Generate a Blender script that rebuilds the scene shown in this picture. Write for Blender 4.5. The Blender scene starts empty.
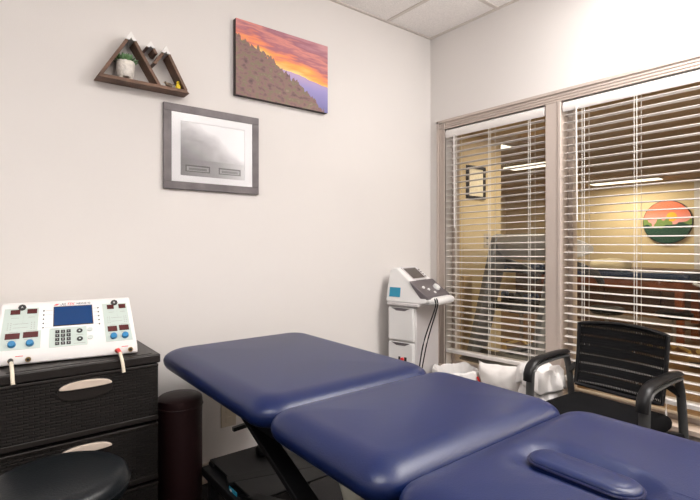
import bpy, bmesh, math, random
from mathutils import Vector, Matrix, noise
random.seed(7)
R = math.radians
C = bpy.context.scene.collection
sc = bpy.context.scene

# ------------------------------------------------------------------ camera, world, lights, exposure
FL = 0.08                       # floor level in survey coordinates; the whole scene is lowered by it at the end
cd = bpy.data.cameras.new('camera'); cam = bpy.data.objects.new('camera', cd); C.objects.link(cam)
cam.location = (-2.600, -2.343, 1.30); cam.rotation_euler = (R(90), 0, R(51.7 - 90))
cd.sensor_width = 36; cd.lens = 36 * 472 / 700; cd.shift_y = -7 / 700; cd.clip_start = .02
sc.camera = cam
sc.view_settings.view_transform = 'Standard'; sc.view_settings.look = 'None'
sc.view_settings.exposure = -0.04; sc.view_settings.gamma = 1; sc.view_settings.use_curve_mapping = False
w = bpy.data.worlds.new('world'); sc.world = w; w.use_nodes = True
w.node_tree.nodes['Background'].inputs[0].default_value = (.9, .85, .8, 1)
w.node_tree.nodes['Background'].inputs[1].default_value = 0.0

def area(name, loc, rot, sx, sy, power, col):
    l = bpy.data.lights.new(name, 'AREA'); l.shape = 'RECTANGLE'; l.size = sx; l.size_y = sy
    l.energy = power; l.color = col
    o = bpy.data.objects.new(name, l); C.objects.link(o); o.location = loc; o.rotation_euler = rot
    return o
area('ceiling_troffer_light', (-.55, -2.10, 2.76), (0, 0, 0), .56, 1.16, 40, (1, .98, .965))  # unseen panel added in place of light bouncing off the right wall
area('added_fill_light', (-3.1, -2.0, 2.76), (0, 0, 0), 1.16, .56, 32, (1, .98, .965))  # unseen panel added for soft fill
area('bounced_flash_light', (-1.2, -3.1, 1.75), (R(180), R(12), 0), .5, .5, 90, (1, .98, .965))
area('gym_near_light', (3.5, 1.25, 2.36), (0, 0, 0), 1.1, .5, 24, (1, .88, .68))
area('gym_offview_fill', (1.5, -2.7, 2.36), (0, 0, 0), 1.1, .5, 100, (1, .88, .68))  # added out of view to brighten the near gym wall
area('gym_hidden_fill', (1.6, -.10, 2.37), (0, 0, 0), .12, .12, 14, (1, .88, .68))  # small lamp added behind the mullion to even out the gym wall
area('gym_far_light', (6.3, 1.2, 2.36), (0, 0, 0), .5, 1.1, 30, (1, .88, .68))

# ------------------------------------------------------------------ materials
def mat(name, col, rough=.5, metal=0, bump=None, var=None, spec=None, coat=0, emit=None, trans=0, ior=None, sheen=0):
    m = bpy.data.materials.new(name); m.use_nodes = True; nt = m.node_tree; b = nt.nodes['Principled BSDF']
    b.inputs['Base Color'].default_value = (*col, 1); b.inputs['Roughness'].default_value = rough
    b.inputs['Metallic'].default_value = metal
    if spec is not None: b.inputs['Specular IOR Level'].default_value = spec
    if coat: b.inputs['Coat Weight'].default_value = coat; b.inputs['Coat Roughness'].default_value = .15
    if ior: b.inputs['IOR'].default_value = ior
    if sheen: b.inputs['Sheen Weight'].default_value = sheen
    if trans: b.inputs['Transmission Weight'].default_value = trans
    if emit: b.inputs['Emission Color'].default_value = (*col, 1); b.inputs['Emission Strength'].default_value = emit
    tc = nt.nodes.new('ShaderNodeTexCoord')
    if bump:
        s, st = bump[:2]
        n = nt.nodes.new('ShaderNodeTexNoise'); n.inputs['Scale'].default_value = s; n.inputs['Detail'].default_value = 5
        nt.links.new(tc.outputs['Object'], n.inputs['Vector'])
        bp = nt.nodes.new('ShaderNodeBump'); bp.inputs['Strength'].default_value = st; bp.inputs['Distance'].default_value = .01
        nt.links.new(n.outputs['Fac'], bp.inputs['Height']); nt.links.new(bp.outputs['Normal'], b.inputs['Normal'])
    if var:
        s, amt = var[:2]
        n = nt.nodes.new('ShaderNodeTexNoise'); n.inputs['Scale'].default_value = s; n.inputs['Detail'].default_value = 6
        mp = nt.nodes.new('ShaderNodeMapping'); mp.inputs['Scale'].default_value = var[2] if len(var) > 2 else (1, 1, 1)
        nt.links.new(tc.outputs['Object'], mp.inputs[0]); nt.links.new(mp.outputs[0], n.inputs['Vector'])
        r = nt.nodes.new('ShaderNodeValToRGB')
        r.color_ramp.elements[0].position = .3; r.color_ramp.elements[1].position = .7
        r.color_ramp.elements[0].color = (*[c * (1 - amt) for c in col], 1); r.color_ramp.elements[1].color = (*[min(1, c * (1 + amt)) for c in col], 1)
        nt.links.new(n.outputs['Fac'], r.inputs[0]); nt.links.new(r.outputs[0], b.inputs['Base Color'])
    return m
M = {}
M['wall'] = mat('painted wall', (.745, .71, .685), .75, bump=(220, .06), var=(2, .012))
M['ceil'] = mat('ceiling tile', (.87, .83, .80), .9, bump=(140, .35), var=(160, .10))
M['grid'] = mat('ceiling grid', (.66, .60, .55), .5)
M['trim'] = mat('taupe trim paint', (.52, .44, .39), .45, bump=(60, .05))
M['sill'] = mat('sill paint', (.50, .40, .33), .45, var=(9, .1))
M['carpet'] = mat('charcoal carpet', (.022, .020, .020), 1, bump=(300, .9), var=(250, .6))
M['gfloor'] = mat('gym wood floor', (.17, .09, .032), .35, var=(5, .3, (1, 9, 1)))
M['blind'] = mat('white blind slat', (.76, .72, .69), .35)
M['cord'] = mat('blind cord', (.8, .77, .72), .7)
M['vinyl'] = mat('blue vinyl', (.0025, .011, .068), .36, bump=(260, .07), var=(3, .08), spec=.5)
M['piping'] = mat('dark blue piping', (.005, .008, .05), .35)
M['black'] = mat('black metal', (.005, .005, .006), .45, bump=(80, .04), spec=.3)
M['blackgloss'] = mat('black plastic', (.007, .007, .008), .35, spec=.35)
M['bvinyl'] = mat('black vinyl', (.006, .008, .010), .36, bump=(150, .10), spec=.35)
M['carttop'] = mat('dark grey metal tray', (.010, .010, .011), .45, spec=.3)
M['burg'] = mat('burgundy vinyl', (.030, .011, .012), .55, bump=(70, .1), spec=.3)
M['charcoal'] = mat('charcoal plastic', (.10, .10, .10), .4)
M['chairleg'] = mat('grey chair metal', (.085, .085, .085), .4, metal=.3)
M['bfabric'] = mat('black fabric', (.005, .005, .006), .95, bump=(500, .5), spec=.15)
M['white'] = mat('white plastic', (.80, .79, .78), .35)
M['device'] = mat('device casing', (.82, .80, .79), .3, bump=(300, .02))
M['mint'] = mat('pale green panel', (.52, .60, .56), .45)
M['led'] = mat('dark red display', (.09, .018, .018), .2)
M['lcd'] = mat('blue lcd', (.004, .045, .17), .15, spec=.6)
M['knob'] = mat('blue knob', (.01, .19, .42), .35)
M['ink'] = mat('black ink', (.02, .02, .02), .5)
M['red'] = mat('red plastic', (.75, .03, .03), .4)
M['redink'] = mat('red ink', (.75, .05, .05), .5)
M['brass'] = mat('brass jack', (.45, .30, .12), .3, metal=.9)
M['cream'] = mat('cream cable', (.75, .68, .55), .5)
M['palebutton'] = mat('pale grey button', (.55, .60, .57), .4)
M['handle'] = mat('taupe handle', (.60, .50, .42), .35)
M['bag'] = mat('white bag plastic', (.84, .81, .79), .45, bump=(18, .35))
M['pillow'] = mat('white pillow fabric', (.84, .80, .77), .8, bump=(25, .25))
M['wood'] = mat('dark stained wood', (.145, .075, .045), .55, bump=(60, .2), var=(14, .4, (1, 1, 1)))
M['snow'] = mat('white painted wood', (.86, .84, .82), .6)
M['pot'] = mat('white glazed clay', (.75, .70, .64), .4, bump=(90, .6), var=(60, .12))
M['leaf'] = mat('succulent leaf', (.12, .24, .10), .45, var=(50, .4))
M['yellow'] = mat('yellow figurine', (.85, .62, .02), .4)
M['drift'] = mat('grey brown figurine', (.22, .16, .11), .7, var=(60, .5))
M['frame'] = mat('weathered grey wood', (.15, .13, .135), .5, bump=(50, .25), var=(11, .3, (1, 1, 1)))
M['matboard'] = mat('white mat board', (.90, .89, .91), .8)
M['edge'] = mat('dark canvas edge', (.05, .035, .035), .7)
M['outlet'] = mat('beige outlet', (.55, .48, .38), .4)
M['cartgrey'] = mat('light grey plastic', (.60, .57, .57), .4)
M['cartpanel'] = mat('dark grey panel', (.13, .112, .12), .4)
M['cartscreen'] = mat('olive grey screen', (.10, .085, .075), .15)
M['sticker'] = mat('teal sticker', (.02, .28, .45), .4)
M['steel'] = mat('brushed steel', (.35, .34, .33), .35, metal=.9)
M['actuator'] = mat('ivory actuator', (.50, .50, .44), .5)
M['gymwall'] = mat('yellow gym wall', (.72, .58, .35), .8, bump=(200, .05))
M['gymceil'] = mat('gym ceiling tile', (.55, .43, .30), .9, var=(120, .1))
M['tread'] = mat('treadmill grey', (.20, .22, .25), .4)
M['treaddark'] = mat('treadmill dark', (.035, .038, .045), .4)
M['treadlight'] = mat('treadmill silver', (.50, .51, .54), .4)
M['orange'] = mat('orange stained wood', (.26, .075, .025), .45, var=(10, .25))
M['tan'] = mat('tan painted board', (.62, .46, .26), .6)
M['navy'] = mat('navy vinyl', (.01, .03, .09), .4)
M['towel'] = mat('cream towel', (.85, .74, .50), .95, bump=(60, .5))
M['tube'] = mat('fluorescent diffuser', (1, .92, .72), .5, emit=2.2)
M['tubew'] = mat('added panel diffuser', (1, .95, .9), .5, emit=3)  # glow of the two added ceiling panels
M['reflection'] = mat('white painted door', (.80, .78, .76), .5)  # white of the slab imitating an image mirrored in the window glass
M['brownplank'] = mat('dark brown laminate', (.10, .055, .035), .45)
M['pinkish'] = mat('rose cloth', (.55, .25, .24), .8)
M['gold'] = mat('gold lettering', (.8, .6, .25), .4, metal=.6)
M['mint2'] = mat('parchment paper', (.90, .82, .64), .7, var=(30, .08))

def N(nt, t, **k):
    n = nt.nodes.new(t)
    for a, b in k.items(): setattr(n, a, b)
    return n
def glass_mat(name, tint=(1, 1, 1), rough=0, fac_mul=1.0):
    m = bpy.data.materials.new(name); m.use_nodes = True; nt = m.node_tree; nt.nodes.clear()
    o = N(nt, 'ShaderNodeOutputMaterial'); mx = N(nt, 'ShaderNodeMixShader'); tr = N(nt, 'ShaderNodeBsdfTransparent')
    gl = N(nt, 'ShaderNodeBsdfGlossy'); fr = N(nt, 'ShaderNodeFresnel'); fr.inputs[0].default_value = 1.5
    tr.inputs[0].default_value = (*tint, 1); gl.inputs['Roughness'].default_value = rough
    mm = N(nt, 'ShaderNodeMath', operation='MULTIPLY'); mm.inputs[1].default_value = fac_mul
    nt.links.new(fr.outputs[0], mm.inputs[0]); nt.links.new(mm.outputs[0], mx.inputs[0])
    nt.links.new(tr.outputs[0], mx.inputs[1]); nt.links.new(gl.outputs[0], mx.inputs[2]); nt.links.new(mx.outputs[0], o.inputs[0])
    return m
M['glass'] = glass_mat('window glass', (.98, .98, .97), 0, .6)
M['pglass'] = glass_mat('picture glass', (1, 1, 1), .0, 1.0)

# woven resin: staggered raised strands
def weave():
    m = mat('dark woven resin', (.020, .016, .015), .42, spec=.35); nt = m.node_tree; b = nt.nodes['Principled BSDF']
    tc = N(nt, 'ShaderNodeTexCoord'); sp = N(nt, 'ShaderNodeSeparateXYZ'); nt.links.new(tc.outputs['Object'], sp.inputs[0])
    ad = N(nt, 'ShaderNodeMath', operation='ADD'); nt.links.new(sp.outputs[0], ad.inputs[0]); nt.links.new(sp.outputs[1], ad.inputs[1])
    cb = N(nt, 'ShaderNodeCombineXYZ'); nt.links.new(ad.outputs[0], cb.inputs[0]); nt.links.new(sp.outputs[2], cb.inputs[1])
    br = N(nt, 'ShaderNodeTexBrick'); br.inputs['Scale'].default_value = 1; br.inputs['Brick Width'].default_value = .030
    br.inputs['Row Height'].default_value = .0100; br.inputs['Mortar Size'].default_value = .0022; br.inputs['Mortar Smooth'].default_value = .8
    br.inputs['Color1'].default_value = (.012, .010, .009, 1); br.inputs['Color2'].default_value = (.018, .015, .014, 1); br.inputs['Mortar'].default_value = (.003, .0025, .0025, 1)
    nt.links.new(cb.outputs[0], br.inputs['Vector']); nt.links.new(br.outputs['Color'], b.inputs['Base Color'])
    bp = N(nt, 'ShaderNodeBump', invert=True); bp.inputs['Strength'].default_value = 1; bp.inputs['Distance'].default_value = .004
    nt.links.new(br.outputs['Fac'], bp.inputs['Height']); nt.links.new(bp.outputs['Normal'], b.inputs['Normal'])
    return m
M['weave'] = weave()
M['resin'] = mat('dark smooth resin', (.014, .011, .010), .38, bump=(120, .08), spec=.4)

def mesh_fabric():
    m = bpy.data.materials.new('open black mesh fabric'); m.use_nodes = True; nt = m.node_tree
    b = nt.nodes['Principled BSDF']; out = nt.nodes['Material Output']
    b.inputs['Base Color'].default_value = (.005, .005, .006, 1); b.inputs['Roughness'].default_value = .8; b.inputs['Specular IOR Level'].default_value = .2
    tc = N(nt, 'ShaderNodeTexCoord'); sp = N(nt, 'ShaderNodeSeparateXYZ'); nt.links.new(tc.outputs['Object'], sp.inputs[0])
    def wave(out_, freq, ph=0):
        mu = N(nt, 'ShaderNodeMath', operation='MULTIPLY'); mu.inputs[1].default_value = freq; nt.links.new(out_, mu.inputs[0])
        s = N(nt, 'ShaderNodeMath', operation='SINE'); nt.links.new(mu.outputs[0], s.inputs[0]); return s.outputs[0]
    zr = wave(sp.outputs[2], 2 * math.pi / .046); xr = wave(sp.outputs[0], 2 * math.pi / .0075); zf = wave(sp.outputs[2], 2 * math.pi / .012)
    def gt(a, v):
        g = N(nt, 'ShaderNodeMath', operation='GREATER_THAN'); g.inputs[1].default_value = v; nt.links.new(a, g.inputs[0]); return g.outputs[0]
    def mul(a, c):
        g = N(nt, 'ShaderNodeMath', operation='MULTIPLY'); nt.links.new(a, g.inputs[0])
        if isinstance(c, float): g.inputs[1].default_value = c
        else: nt.links.new(c, g.inputs[1])
        return g.outputs[0]
    band = gt(zr, .78); fine = mul(gt(xr, .1), gt(zf, -.3))
    h = N(nt, 'ShaderNodeMath', operation='ADD'); nt.links.new(mul(mul(band, gt(xr, .0)), .85), h.inputs[0]); nt.links.new(mul(fine, .07), h.inputs[1])
    tr = N(nt, 'ShaderNodeBsdfTransparent'); mx = N(nt, 'ShaderNodeMixShader')
    nt.links.new(h.outputs[0], mx.inputs[0]); nt.links.new(b.outputs[0], mx.inputs[1]); nt.links.new(tr.outputs[0], mx.inputs[2]); nt.links.new(mx.outputs[0], out.inputs[0])
    return m
M['mesh'] = mesh_fabric()

def ramp(nt, fac, stops):
    r = N(nt, 'ShaderNodeValToRGB'); e = r.color_ramp.elements
    e[0].position, e[0].color = stops[0][0], (*stops[0][1], 1); e[1].position, e[1].color = stops[-1][0], (*stops[-1][1], 1)
    for p, c in stops[1:-1]:
        x = e.new(p); x.color = (*c, 1)
    nt.links.new(fac, r.inputs[0]); return r.outputs[0]
class G:   # tiny node-math helper
    def __init__(s, nt): s.nt = nt
    def op(s, o, a, b=None, c=None):
        n = N(s.nt, 'ShaderNodeMath', operation=o)
        for i, v in enumerate((a, b, c)):
            if v is None: continue
            if isinstance(v, (int, float)): n.inputs[i].default_value = v
            else: s.nt.links.new(v, n.inputs[i])
        return n.outputs[0]
    def noise(s, vec, scale, detail=4):
        n = N(s.nt, 'ShaderNodeTexNoise'); n.inputs['Scale'].default_value = scale; n.inputs['Detail'].default_value = detail
        s.nt.links.new(vec, n.inputs['Vector']); return n.outputs['Fac']
    def mix(s, f, a, b):
        n = N(s.nt, 'ShaderNodeMix', data_type='RGBA')
        s.nt.links.new(f, n.inputs[0]) if not isinstance(f, float) else setattr(n.inputs[0], 'default_value', f)
        for i, v in ((6, a), (7, b)):
            if isinstance(v, tuple): n.inputs[i].default_value = (*v, 1)
            else: s.nt.links.new(v, n.inputs[i])
        return n.outputs[2]
def uvz(m, x0, wx, z0, hz, ax=0):
    nt = m.node_tree; tc = N(nt, 'ShaderNodeTexCoord'); sp = N(nt, 'ShaderNodeSeparateXYZ'); nt.links.new(tc.outputs['Object'], sp.inputs[0]); g = G(nt)
    u = g.op('DIVIDE', g.op('SUBTRACT', sp.outputs[ax], x0), wx); v = g.op('DIVIDE', g.op('SUBTRACT', sp.outputs[2], z0), hz)
    cb = N(nt, 'ShaderNodeCombineXYZ'); nt.links.new(u, cb.inputs[0]); nt.links.new(v, cb.inputs[1])
    return nt, g, u, v, cb.outputs[0]
def sunset():
    m = mat('sunset ridge print', (.5, .4, .4), .7)
    nt, g, u, v, vec = uvz(m, -.30, .60, -.205, .41)
    mp = N(nt, 'ShaderNodeMapping'); mp.inputs['Scale'].default_value = (1.3, 5, 1); mp.inputs['Rotation'].default_value = (0, 0, .12); nt.links.new(vec, mp.inputs[0])
    cl = g.noise(mp.outputs[0], 2.6, 6)
    t = g.op('ADD', g.op('ADD', v, g.op('MULTIPLY', u, .30)), g.op('MULTIPLY', g.op('SUBTRACT', cl, .5), .55))
    t = g.op('MULTIPLY', t, .8)
    sky = ramp(nt, t, [(.34, (1, .55, .30)), (.47, (1, .68, .26)), (.57, (1, .42, .10)), (.66, (.80, .25, .16)), (.72, (.42, .16, .20)), (.79, (.70, .28, .24)), (.87, (.36, .15, .20)), (1, (.60, .30, .32))])
    n1 = g.noise(vec, 5, 5)
    m2 = N(nt, 'ShaderNodeMapping'); m2.inputs['Scale'].default_value = (1, .12, 1); nt.links.new(vec, m2.inputs[0]); n2 = g.noise(m2.outputs[0], 38, 3)
    # far blue hills
    hv = g.op('ADD', g.op('SUBTRACT', .60, g.op('MULTIPLY', u, .22)), g.op('MULTIPLY', g.op('SUBTRACT', n1, .5), .10))
    f1 = g.op('GREATER_THAN', hv, v)
    hill = ramp(nt, g.op('ADD', v, g.op('MULTIPLY', n1, .1)), [(.1, (.20, .19, .42)), (.35, (.34, .30, .58)), (.60, (.62, .42, .58))])
    c = g.mix(f1, sky, hill)
    # near wooded ridge falling to the right
    dd = g.op('SUBTRACT', g.op('SUBTRACT', .80, g.op('MULTIPLY', u, .60)), g.op('MULTIPLY', g.op('POWER', u, 3.0), .25))
    rv = g.op('ADD', g.op('ADD', dd, g.op('MULTIPLY', g.op('SUBTRACT', n1, .5), .16)), g.op('MULTIPLY', g.op('SUBTRACT', n2, .5), .24))
    f2 = g.op('GREATER_THAN', rv, v)
    lf = g.noise(vec, 16, 8)
    land = ramp(nt, lf, [(.30, (.13, .085, .09)), (.48, (.28, .165, .155)), (.60, (.22, .19, .12)), (.75, (.36, .24, .22))])
    c = g.mix(f2, c, land)
    nt.links.new(c, nt.nodes['Principled BSDF'].inputs['Base Color'])
    return m
M['sunset'] = sunset()
def photoprint():
    m = mat('grey gradient print', (.3, .3, .3), .4)  # grey ramp brightening to upper right, two panels along the bottom
    nt, g, u, v, vec = uvz(m, -.165, .33, -.12, .24)
    cl = g.noise(vec, 2.2, 5)
    t = g.op('ADD', g.op('MULTIPLY', g.op('ADD', v, g.op('MULTIPLY', u, .9)), .52), g.op('MULTIPLY', g.op('SUBTRACT', cl, .5), .40))
    c = ramp(nt, t, [(.0, (.10, .095, .10)), (.22, (.20, .19, .20)), (.45, (.45, .44, .46)), (.66, (.92, .91, .93))])
    def inside(u0, u1, v0, v1):
        q = g.op('MULTIPLY', g.op('GREATER_THAN', u, u0), g.op('LESS_THAN', u, u1))
        return g.op('MULTIPLY', q, g.op('MULTIPLY', g.op('GREATER_THAN', v, v0), g.op('LESS_THAN', v, v1)))
    low = ramp(nt, u, [(0, (.15, .14, .15)), (.6, (.30, .29, .30)), (1, (.62, .61, .63))])
    c = g.mix(g.op('LESS_THAN', v, g.op('ADD', .27, g.op('MULTIPLY', g.op('SUBTRACT', cl, .5), .06))), c, low)
    for u0, u1 in ((.06, .44), (.58, .95)):
        c = g.mix(inside(u0, u1, .015, .155), c, (.02, .018, .02)); c = g.mix(inside(u0 + .02, u1 - .02, .035, .125), c, (.30, .29, .30)); c = g.mix(inside(u0 + .05, u1 - .05, .05, .10), c, (.11, .10, .11))
    nt.links.new(c, nt.nodes['Principled BSDF'].inputs['Base Color'])
    return m
M['photo'] = photoprint()
def roundart():
    m = mat('painted sunset hills', (.5, .5, .5), .6)
    nt, g, u, v, vec = uvz(m, -.372, .744, -.372, .744, ax=1)
    sky = ramp(nt, v, [(.5, (.95, .42, .40)), (.75, (.90, .22, .12)), (1, (.85, .20, .10))])
    n1 = g.noise(vec, 3.5, 2)
    du = g.op('SUBTRACT', u, .40); dv = g.op('SUBTRACT', v, .62)
    sun = g.op('LESS_THAN', g.op('ADD', g.op('MULTIPLY', du, du), g.op('MULTIPLY', dv, dv)), .012)
    c = g.mix(sun, sky, (1, .52, .04))
    h1 = g.op('ADD', .12, g.op('MULTIPLY', n1, .85)); c = g.mix(g.op('GREATER_THAN', h1, v), c, (.20, .32, .08))
    h2 = g.op('ADD', .05, g.op('MULTIPLY', g.noise(vec, 2.3, 2), .75)); c = g.mix(g.op('GREATER_THAN', h2, v), c, (.01, .07, .04))
    nt.links.new(c, nt.nodes['Principled BSDF'].inputs['Base Color'])
    return m
M['roundart'] = roundart()

# ------------------------------------------------------------------ geometry helpers
def obj(name, bm, m=None, parent=None, smooth=None, bevel=0, seg=2, sub=0, loc=None, rot=None):
    me = bpy.data.meshes.new(name); bmesh.ops.recalc_face_normals(bm, faces=bm.faces[:]); bm.to_mesh(me); bm.free()
    o = bpy.data.objects.new(name, me); C.objects.link(o)
    if m is not None: me.materials.append(M[m] if isinstance(m, str) else m)
    if parent: o.parent = parent
    if loc: o.location = loc
    if rot: o.rotation_euler = rot
    if bevel:
        b = o.modifiers.new('b', 'BEVEL'); b.width = bevel; b.segments = seg; b.limit_method = 'ANGLE'; b.angle_limit = R(35)
    if sub:
        s = o.modifiers.new('s', 'SUBSURF'); s.levels = sub; s.render_levels = sub
    if smooth is None: smooth = bool(bevel or sub)
    if smooth:
        for p in me.polygons: p.use_smooth = True
        if not sub:
            try: me.set_sharp_from_angle(angle=R(40))
            except Exception: pass
    return o
def B(): return bmesh.new()
def box(bm, c, s, rz=0, mtx=None):
    m = Matrix.Translation(c) @ Matrix.Rotation(rz, 4, 'Z') @ (mtx or Matrix()) @ Matrix.Diagonal((*s, 1))
    bmesh.ops.create_cube(bm, size=1, matrix=m); return bm
def bb(bm, x0, x1, y0, y1, z0, z1): return box(bm, ((x0 + x1) / 2, (y0 + y1) / 2, (z0 + z1) / 2), (abs(x1 - x0), abs(y1 - y0), abs(z1 - z0)))
def beam(bm, p, q, w_, h_, up=(0, 0, 1)):
    p, q = Vector(p), Vector(q); d = q - p; L = d.length; z = d.normalized(); u_ = Vector(up)
    x = u_.cross(z).normalized(); y = z.cross(x)
    m = Matrix((x, y, z)).transposed().to_4x4(); m.translation = (p + q) / 2
    bmesh.ops.create_cube(bm, size=1, matrix=m @ Matrix.Diagonal((w_, h_, L, 1))); return bm
def cyl(bm, c, r, h, axis='Z', n=32, r2=None):
    rot = {'Z': Matrix(), 'X': Matrix.Rotation(R(90), 4, 'Y'), 'Y': Matrix.Rotation(R(90), 4, 'X')}[axis]
    bmesh.ops.create_cone(bm, cap_ends=True, segments=n, radius1=r, radius2=r if r2 is None else r2, depth=h, matrix=Matrix.Translation(c) @ rot); return bm
def lathe(bm, prof, c=(0, 0, 0), n=48):
    c = Vector(c); rings = []
    for r, z in prof: rings.append([bm.verts.new(c + Vector((max(r, 1e-4) * math.cos(2 * math.pi * k / n), max(r, 1e-4) * math.sin(2 * math.pi * k / n), z))) for k in range(n)])
    for a, b in zip(rings, rings[1:]):
        for k in range(n): bm.faces.new((a[k], a[(k + 1) % n], b[(k + 1) % n], b[k]))
    bm.faces.new(rings[0][::-1]); bm.faces.new(rings[-1]); return bm
def catmull(pts, n=8):
    P = [Vector(p) for p in pts]
    if len(P) < 3: return P
    P = [2 * P[0] - P[1]] + P + [2 * P[-1] - P[-2]]; out = []
    for i in range(1, len(P) - 2):
        for k in range(n):
            t = k / n; a, b, c, d = P[i - 1:i + 3]
            out.append(.5 * ((2 * b) + (c - a) * t + (2 * a - 5 * b + 4 * c - d) * t * t + (3 * b - a - 3 * c + d) * t ** 3))
    out.append(P[-2]); return out
def tube(bm, pts, r, n=10, smooth=True, sx=1.0, sy=1.0, up=(0, 0, 1)):
    P = catmull(pts) if smooth else [Vector(p) for p in pts]; rings = []
    for i, p in enumerate(P):
        d = (P[min(i + 1, len(P) - 1)] - P[max(i - 1, 0)]).normalized()
        u_ = Vector(up)
        if abs(d.dot(u_)) > .97: u_ = Vector((1, 0, 0))
        x = d.cross(u_).normalized(); y = x.cross(d)
        rr = r(i / (len(P) - 1)) if callable(r) else r
        rings.append([bm.verts.new(p + x * math.cos(2 * math.pi * k / n) * rr * sx + y * math.sin(2 * math.pi * k / n) * rr * sy) for k in range(n)])
    for a, b in zip(rings, rings[1:]):
        for k in range(n): bm.faces.new((a[k], a[(k + 1) % n], b[(k + 1) % n], b[k]))
    bm.faces.new(rings[0][::-1]); bm.faces.new(rings[-1]); return bm
def prism(bm, poly, a, b, axis='Y'):
    f = {'Y': lambda p, t: (p[0], t, p[1]), 'X': lambda p, t: (t, p[0], p[1]), 'Z': lambda p, t: (p[0], p[1], t)}[axis]
    A = [bm.verts.new(f(p, a)) for p in poly]; D = [bm.verts.new(f(p, b)) for p in poly]; n = len(poly)
    bm.faces.new(A[::-1]); bm.faces.new(D)
    for k in range(n): bm.faces.new((A[k], A[(k + 1) % n], D[(k + 1) % n], D[k]))
    return bm
def rrect(cx, cy, w_, l, r, n=10, m=14):
    r = max(min(r, w_ / 2 - 1e-4, l / 2 - 1e-4), 1e-4); pts = []
    cs = [(w_ / 2 - r, l / 2 - r, 0), (-(w_ / 2 - r), l / 2 - r, 90), (-(w_ / 2 - r), -(l / 2 - r), 180), (w_ / 2 - r, -(l / 2 - r), 270)]
    for i, (x, y, a) in enumerate(cs):
        arc = [(cx + x + r * math.cos(R(a + 90 * k / n)), cy + y + r * math.sin(R(a + 90 * k / n))) for k in range(n + 1)]
        pts += arc
        nx = cs[(i + 1) % 4]; s = (cx + nx[0] + r * math.cos(R(nx[2])), cy + nx[1] + r * math.sin(R(nx[2]))); e = arc[-1]
        for k in range(1, m): pts.append((e[0] + (s[0] - e[0]) * k / m, e[1] + (s[1] - e[1]) * k / m))
    return pts
def pad(bm, cx, cy, w_, l, z0, z1, r=.06, ex=.06, exb=.03, crown=.006, zs=.45, disp=None, inner=14):
    """upholstered cushion: soft rolled edge all round"""
    zm = z0 + (z1 - z0) * zs; L = []
    for k in range(7): t = R(90 * (1 - k / 6)); L.append((exb * (1 - math.cos(t)), zm - (zm - z0) * math.sin(t)))
    for k in range(1, 13): t = R(90 * k / 12); L.append((ex * (1 - math.cos(t)), zm + (z1 - crown - zm) * math.sin(t)))
    half = min(w_, l) / 2 - .004
    for k in range(1, inner + 1):
        q = k / inner; L.append((ex + (half - ex) * q, z1 - crown + crown * (1 - (1 - q) ** 2)))
    rings = []
    for ins, z in L:
        rings.append([bm.verts.new((x, y, z)) for x, y in rrect(cx, cy, w_ - 2 * ins, l - 2 * ins, r - ins * .55 if ins < r else max(r * .45 - (ins - r) * .2, .004))])
    n = len(rings[0])
    for a, b in zip(rings, rings[1:]):
        for k in range(n): bm.faces.new((a[k], a[(k + 1) % n], b[(k + 1) % n], b[k]))
    bm.faces.new(rings[0][::-1]); bm.faces.new(rings[-1])
    if disp:
        for v in bm.verts:
            if v.co.z > zm: v.co.z += disp(v.co)
    return bm
def empty(name, loc, rz=0):
    o = bpy.data.objects.new(name, None); C.objects.link(o); o.location = loc; o.rotation_euler = (0, 0, rz); o.empty_display_size = .1; return o
def tag(o, label, cat, group=None, kind=None):
    o['label'] = label; o['category'] = cat
    if group: o['group'] = group
    if kind: o['kind'] = kind
    return o
def thing(name, label, cat, loc, rz=0, group=None): return tag(empty(name, loc, rz), label, cat, group)
def struct(o, label, cat=None):
    o['kind'] = 'structure'; o['label'] = label; o['category'] = cat or o.name.split('_')[0]; return o
def S(name, bm, m, label, parent=None, **k):
    o = obj(name, bm, m, parent, **k)
    if parent is None: struct(o, label)
    return o
def text(name, s, size, m, parent, mtx, ext=.0006, align='CENTER', shear=0):
    cu = bpy.data.curves.new(name, 'FONT'); cu.body = s; cu.size = size; cu.extrude = ext; cu.align_x = align; cu.align_y = 'CENTER'; cu.shear = shear
    t = bpy.data.objects.new('tmp', cu); C.objects.link(t); dg = bpy.context.evaluated_depsgraph_get(); dg.update()
    me = bpy.data.meshes.new_from_object(t.evaluated_get(dg)); bpy.data.objects.remove(t)
    me.transform(mtx); me.materials.clear(); me.materials.append(M[m])
    o = bpy.data.objects.new(name, me); C.objects.link(o); o.parent = parent; return o

# ------------------------------------------------------------------ the room
XW, YW, ZC = -4.3, -4.5, 2.79
S('floor', bb(B(), XW - .1, .12, YW - .1, .12, FL - .1, FL), 'carpet', 'dark charcoal carpet floor under the treatment table')
S('ceiling', bb(B(), XW - .1, .12, YW - .1, .12, ZC, ZC + .06), 'ceil', 'speckled off-white ceiling tiles')
g = B()
xs = []; x = -.441
while x > XW: xs.append(x); x -= .61
ys = []; y = -.574
while y > YW: ys.append(y); y -= .61
for x in xs: bb(g, x - .012, x + .012, YW, 0, ZC - .006, ZC + .002)
for y in ys: bb(g, XW, 0, y - .012, y + .012, ZC - .0055, ZC + .002)
bb(g, XW, 0, -.02, 0, ZC - .007, ZC + .001); bb(g, -.02, 0, YW, 0, ZC - .0065, ZC + .001)
S('ceiling_grid', g, 'grid', '', bpy.data.objects['ceiling'])
S('wall_left', bb(B(), XW - .1, 0, 0, .12, FL - .02, ZC), 'wall', 'light beige wall on the left carrying the pictures and shelf')
S('wall_back', bb(B(), XW - .1, .12, YW - .12, YW, FL - .02, ZC), 'wall', 'beige wall behind the camera')
S('wall_far_left', bb(B(), XW - .12, XW, YW, 0, FL - .02, ZC), 'wall', 'beige wall left of the camera')
OY0, OY1, OZ0, OZ1 = -.146, -2.55, .44, 2.10
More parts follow.
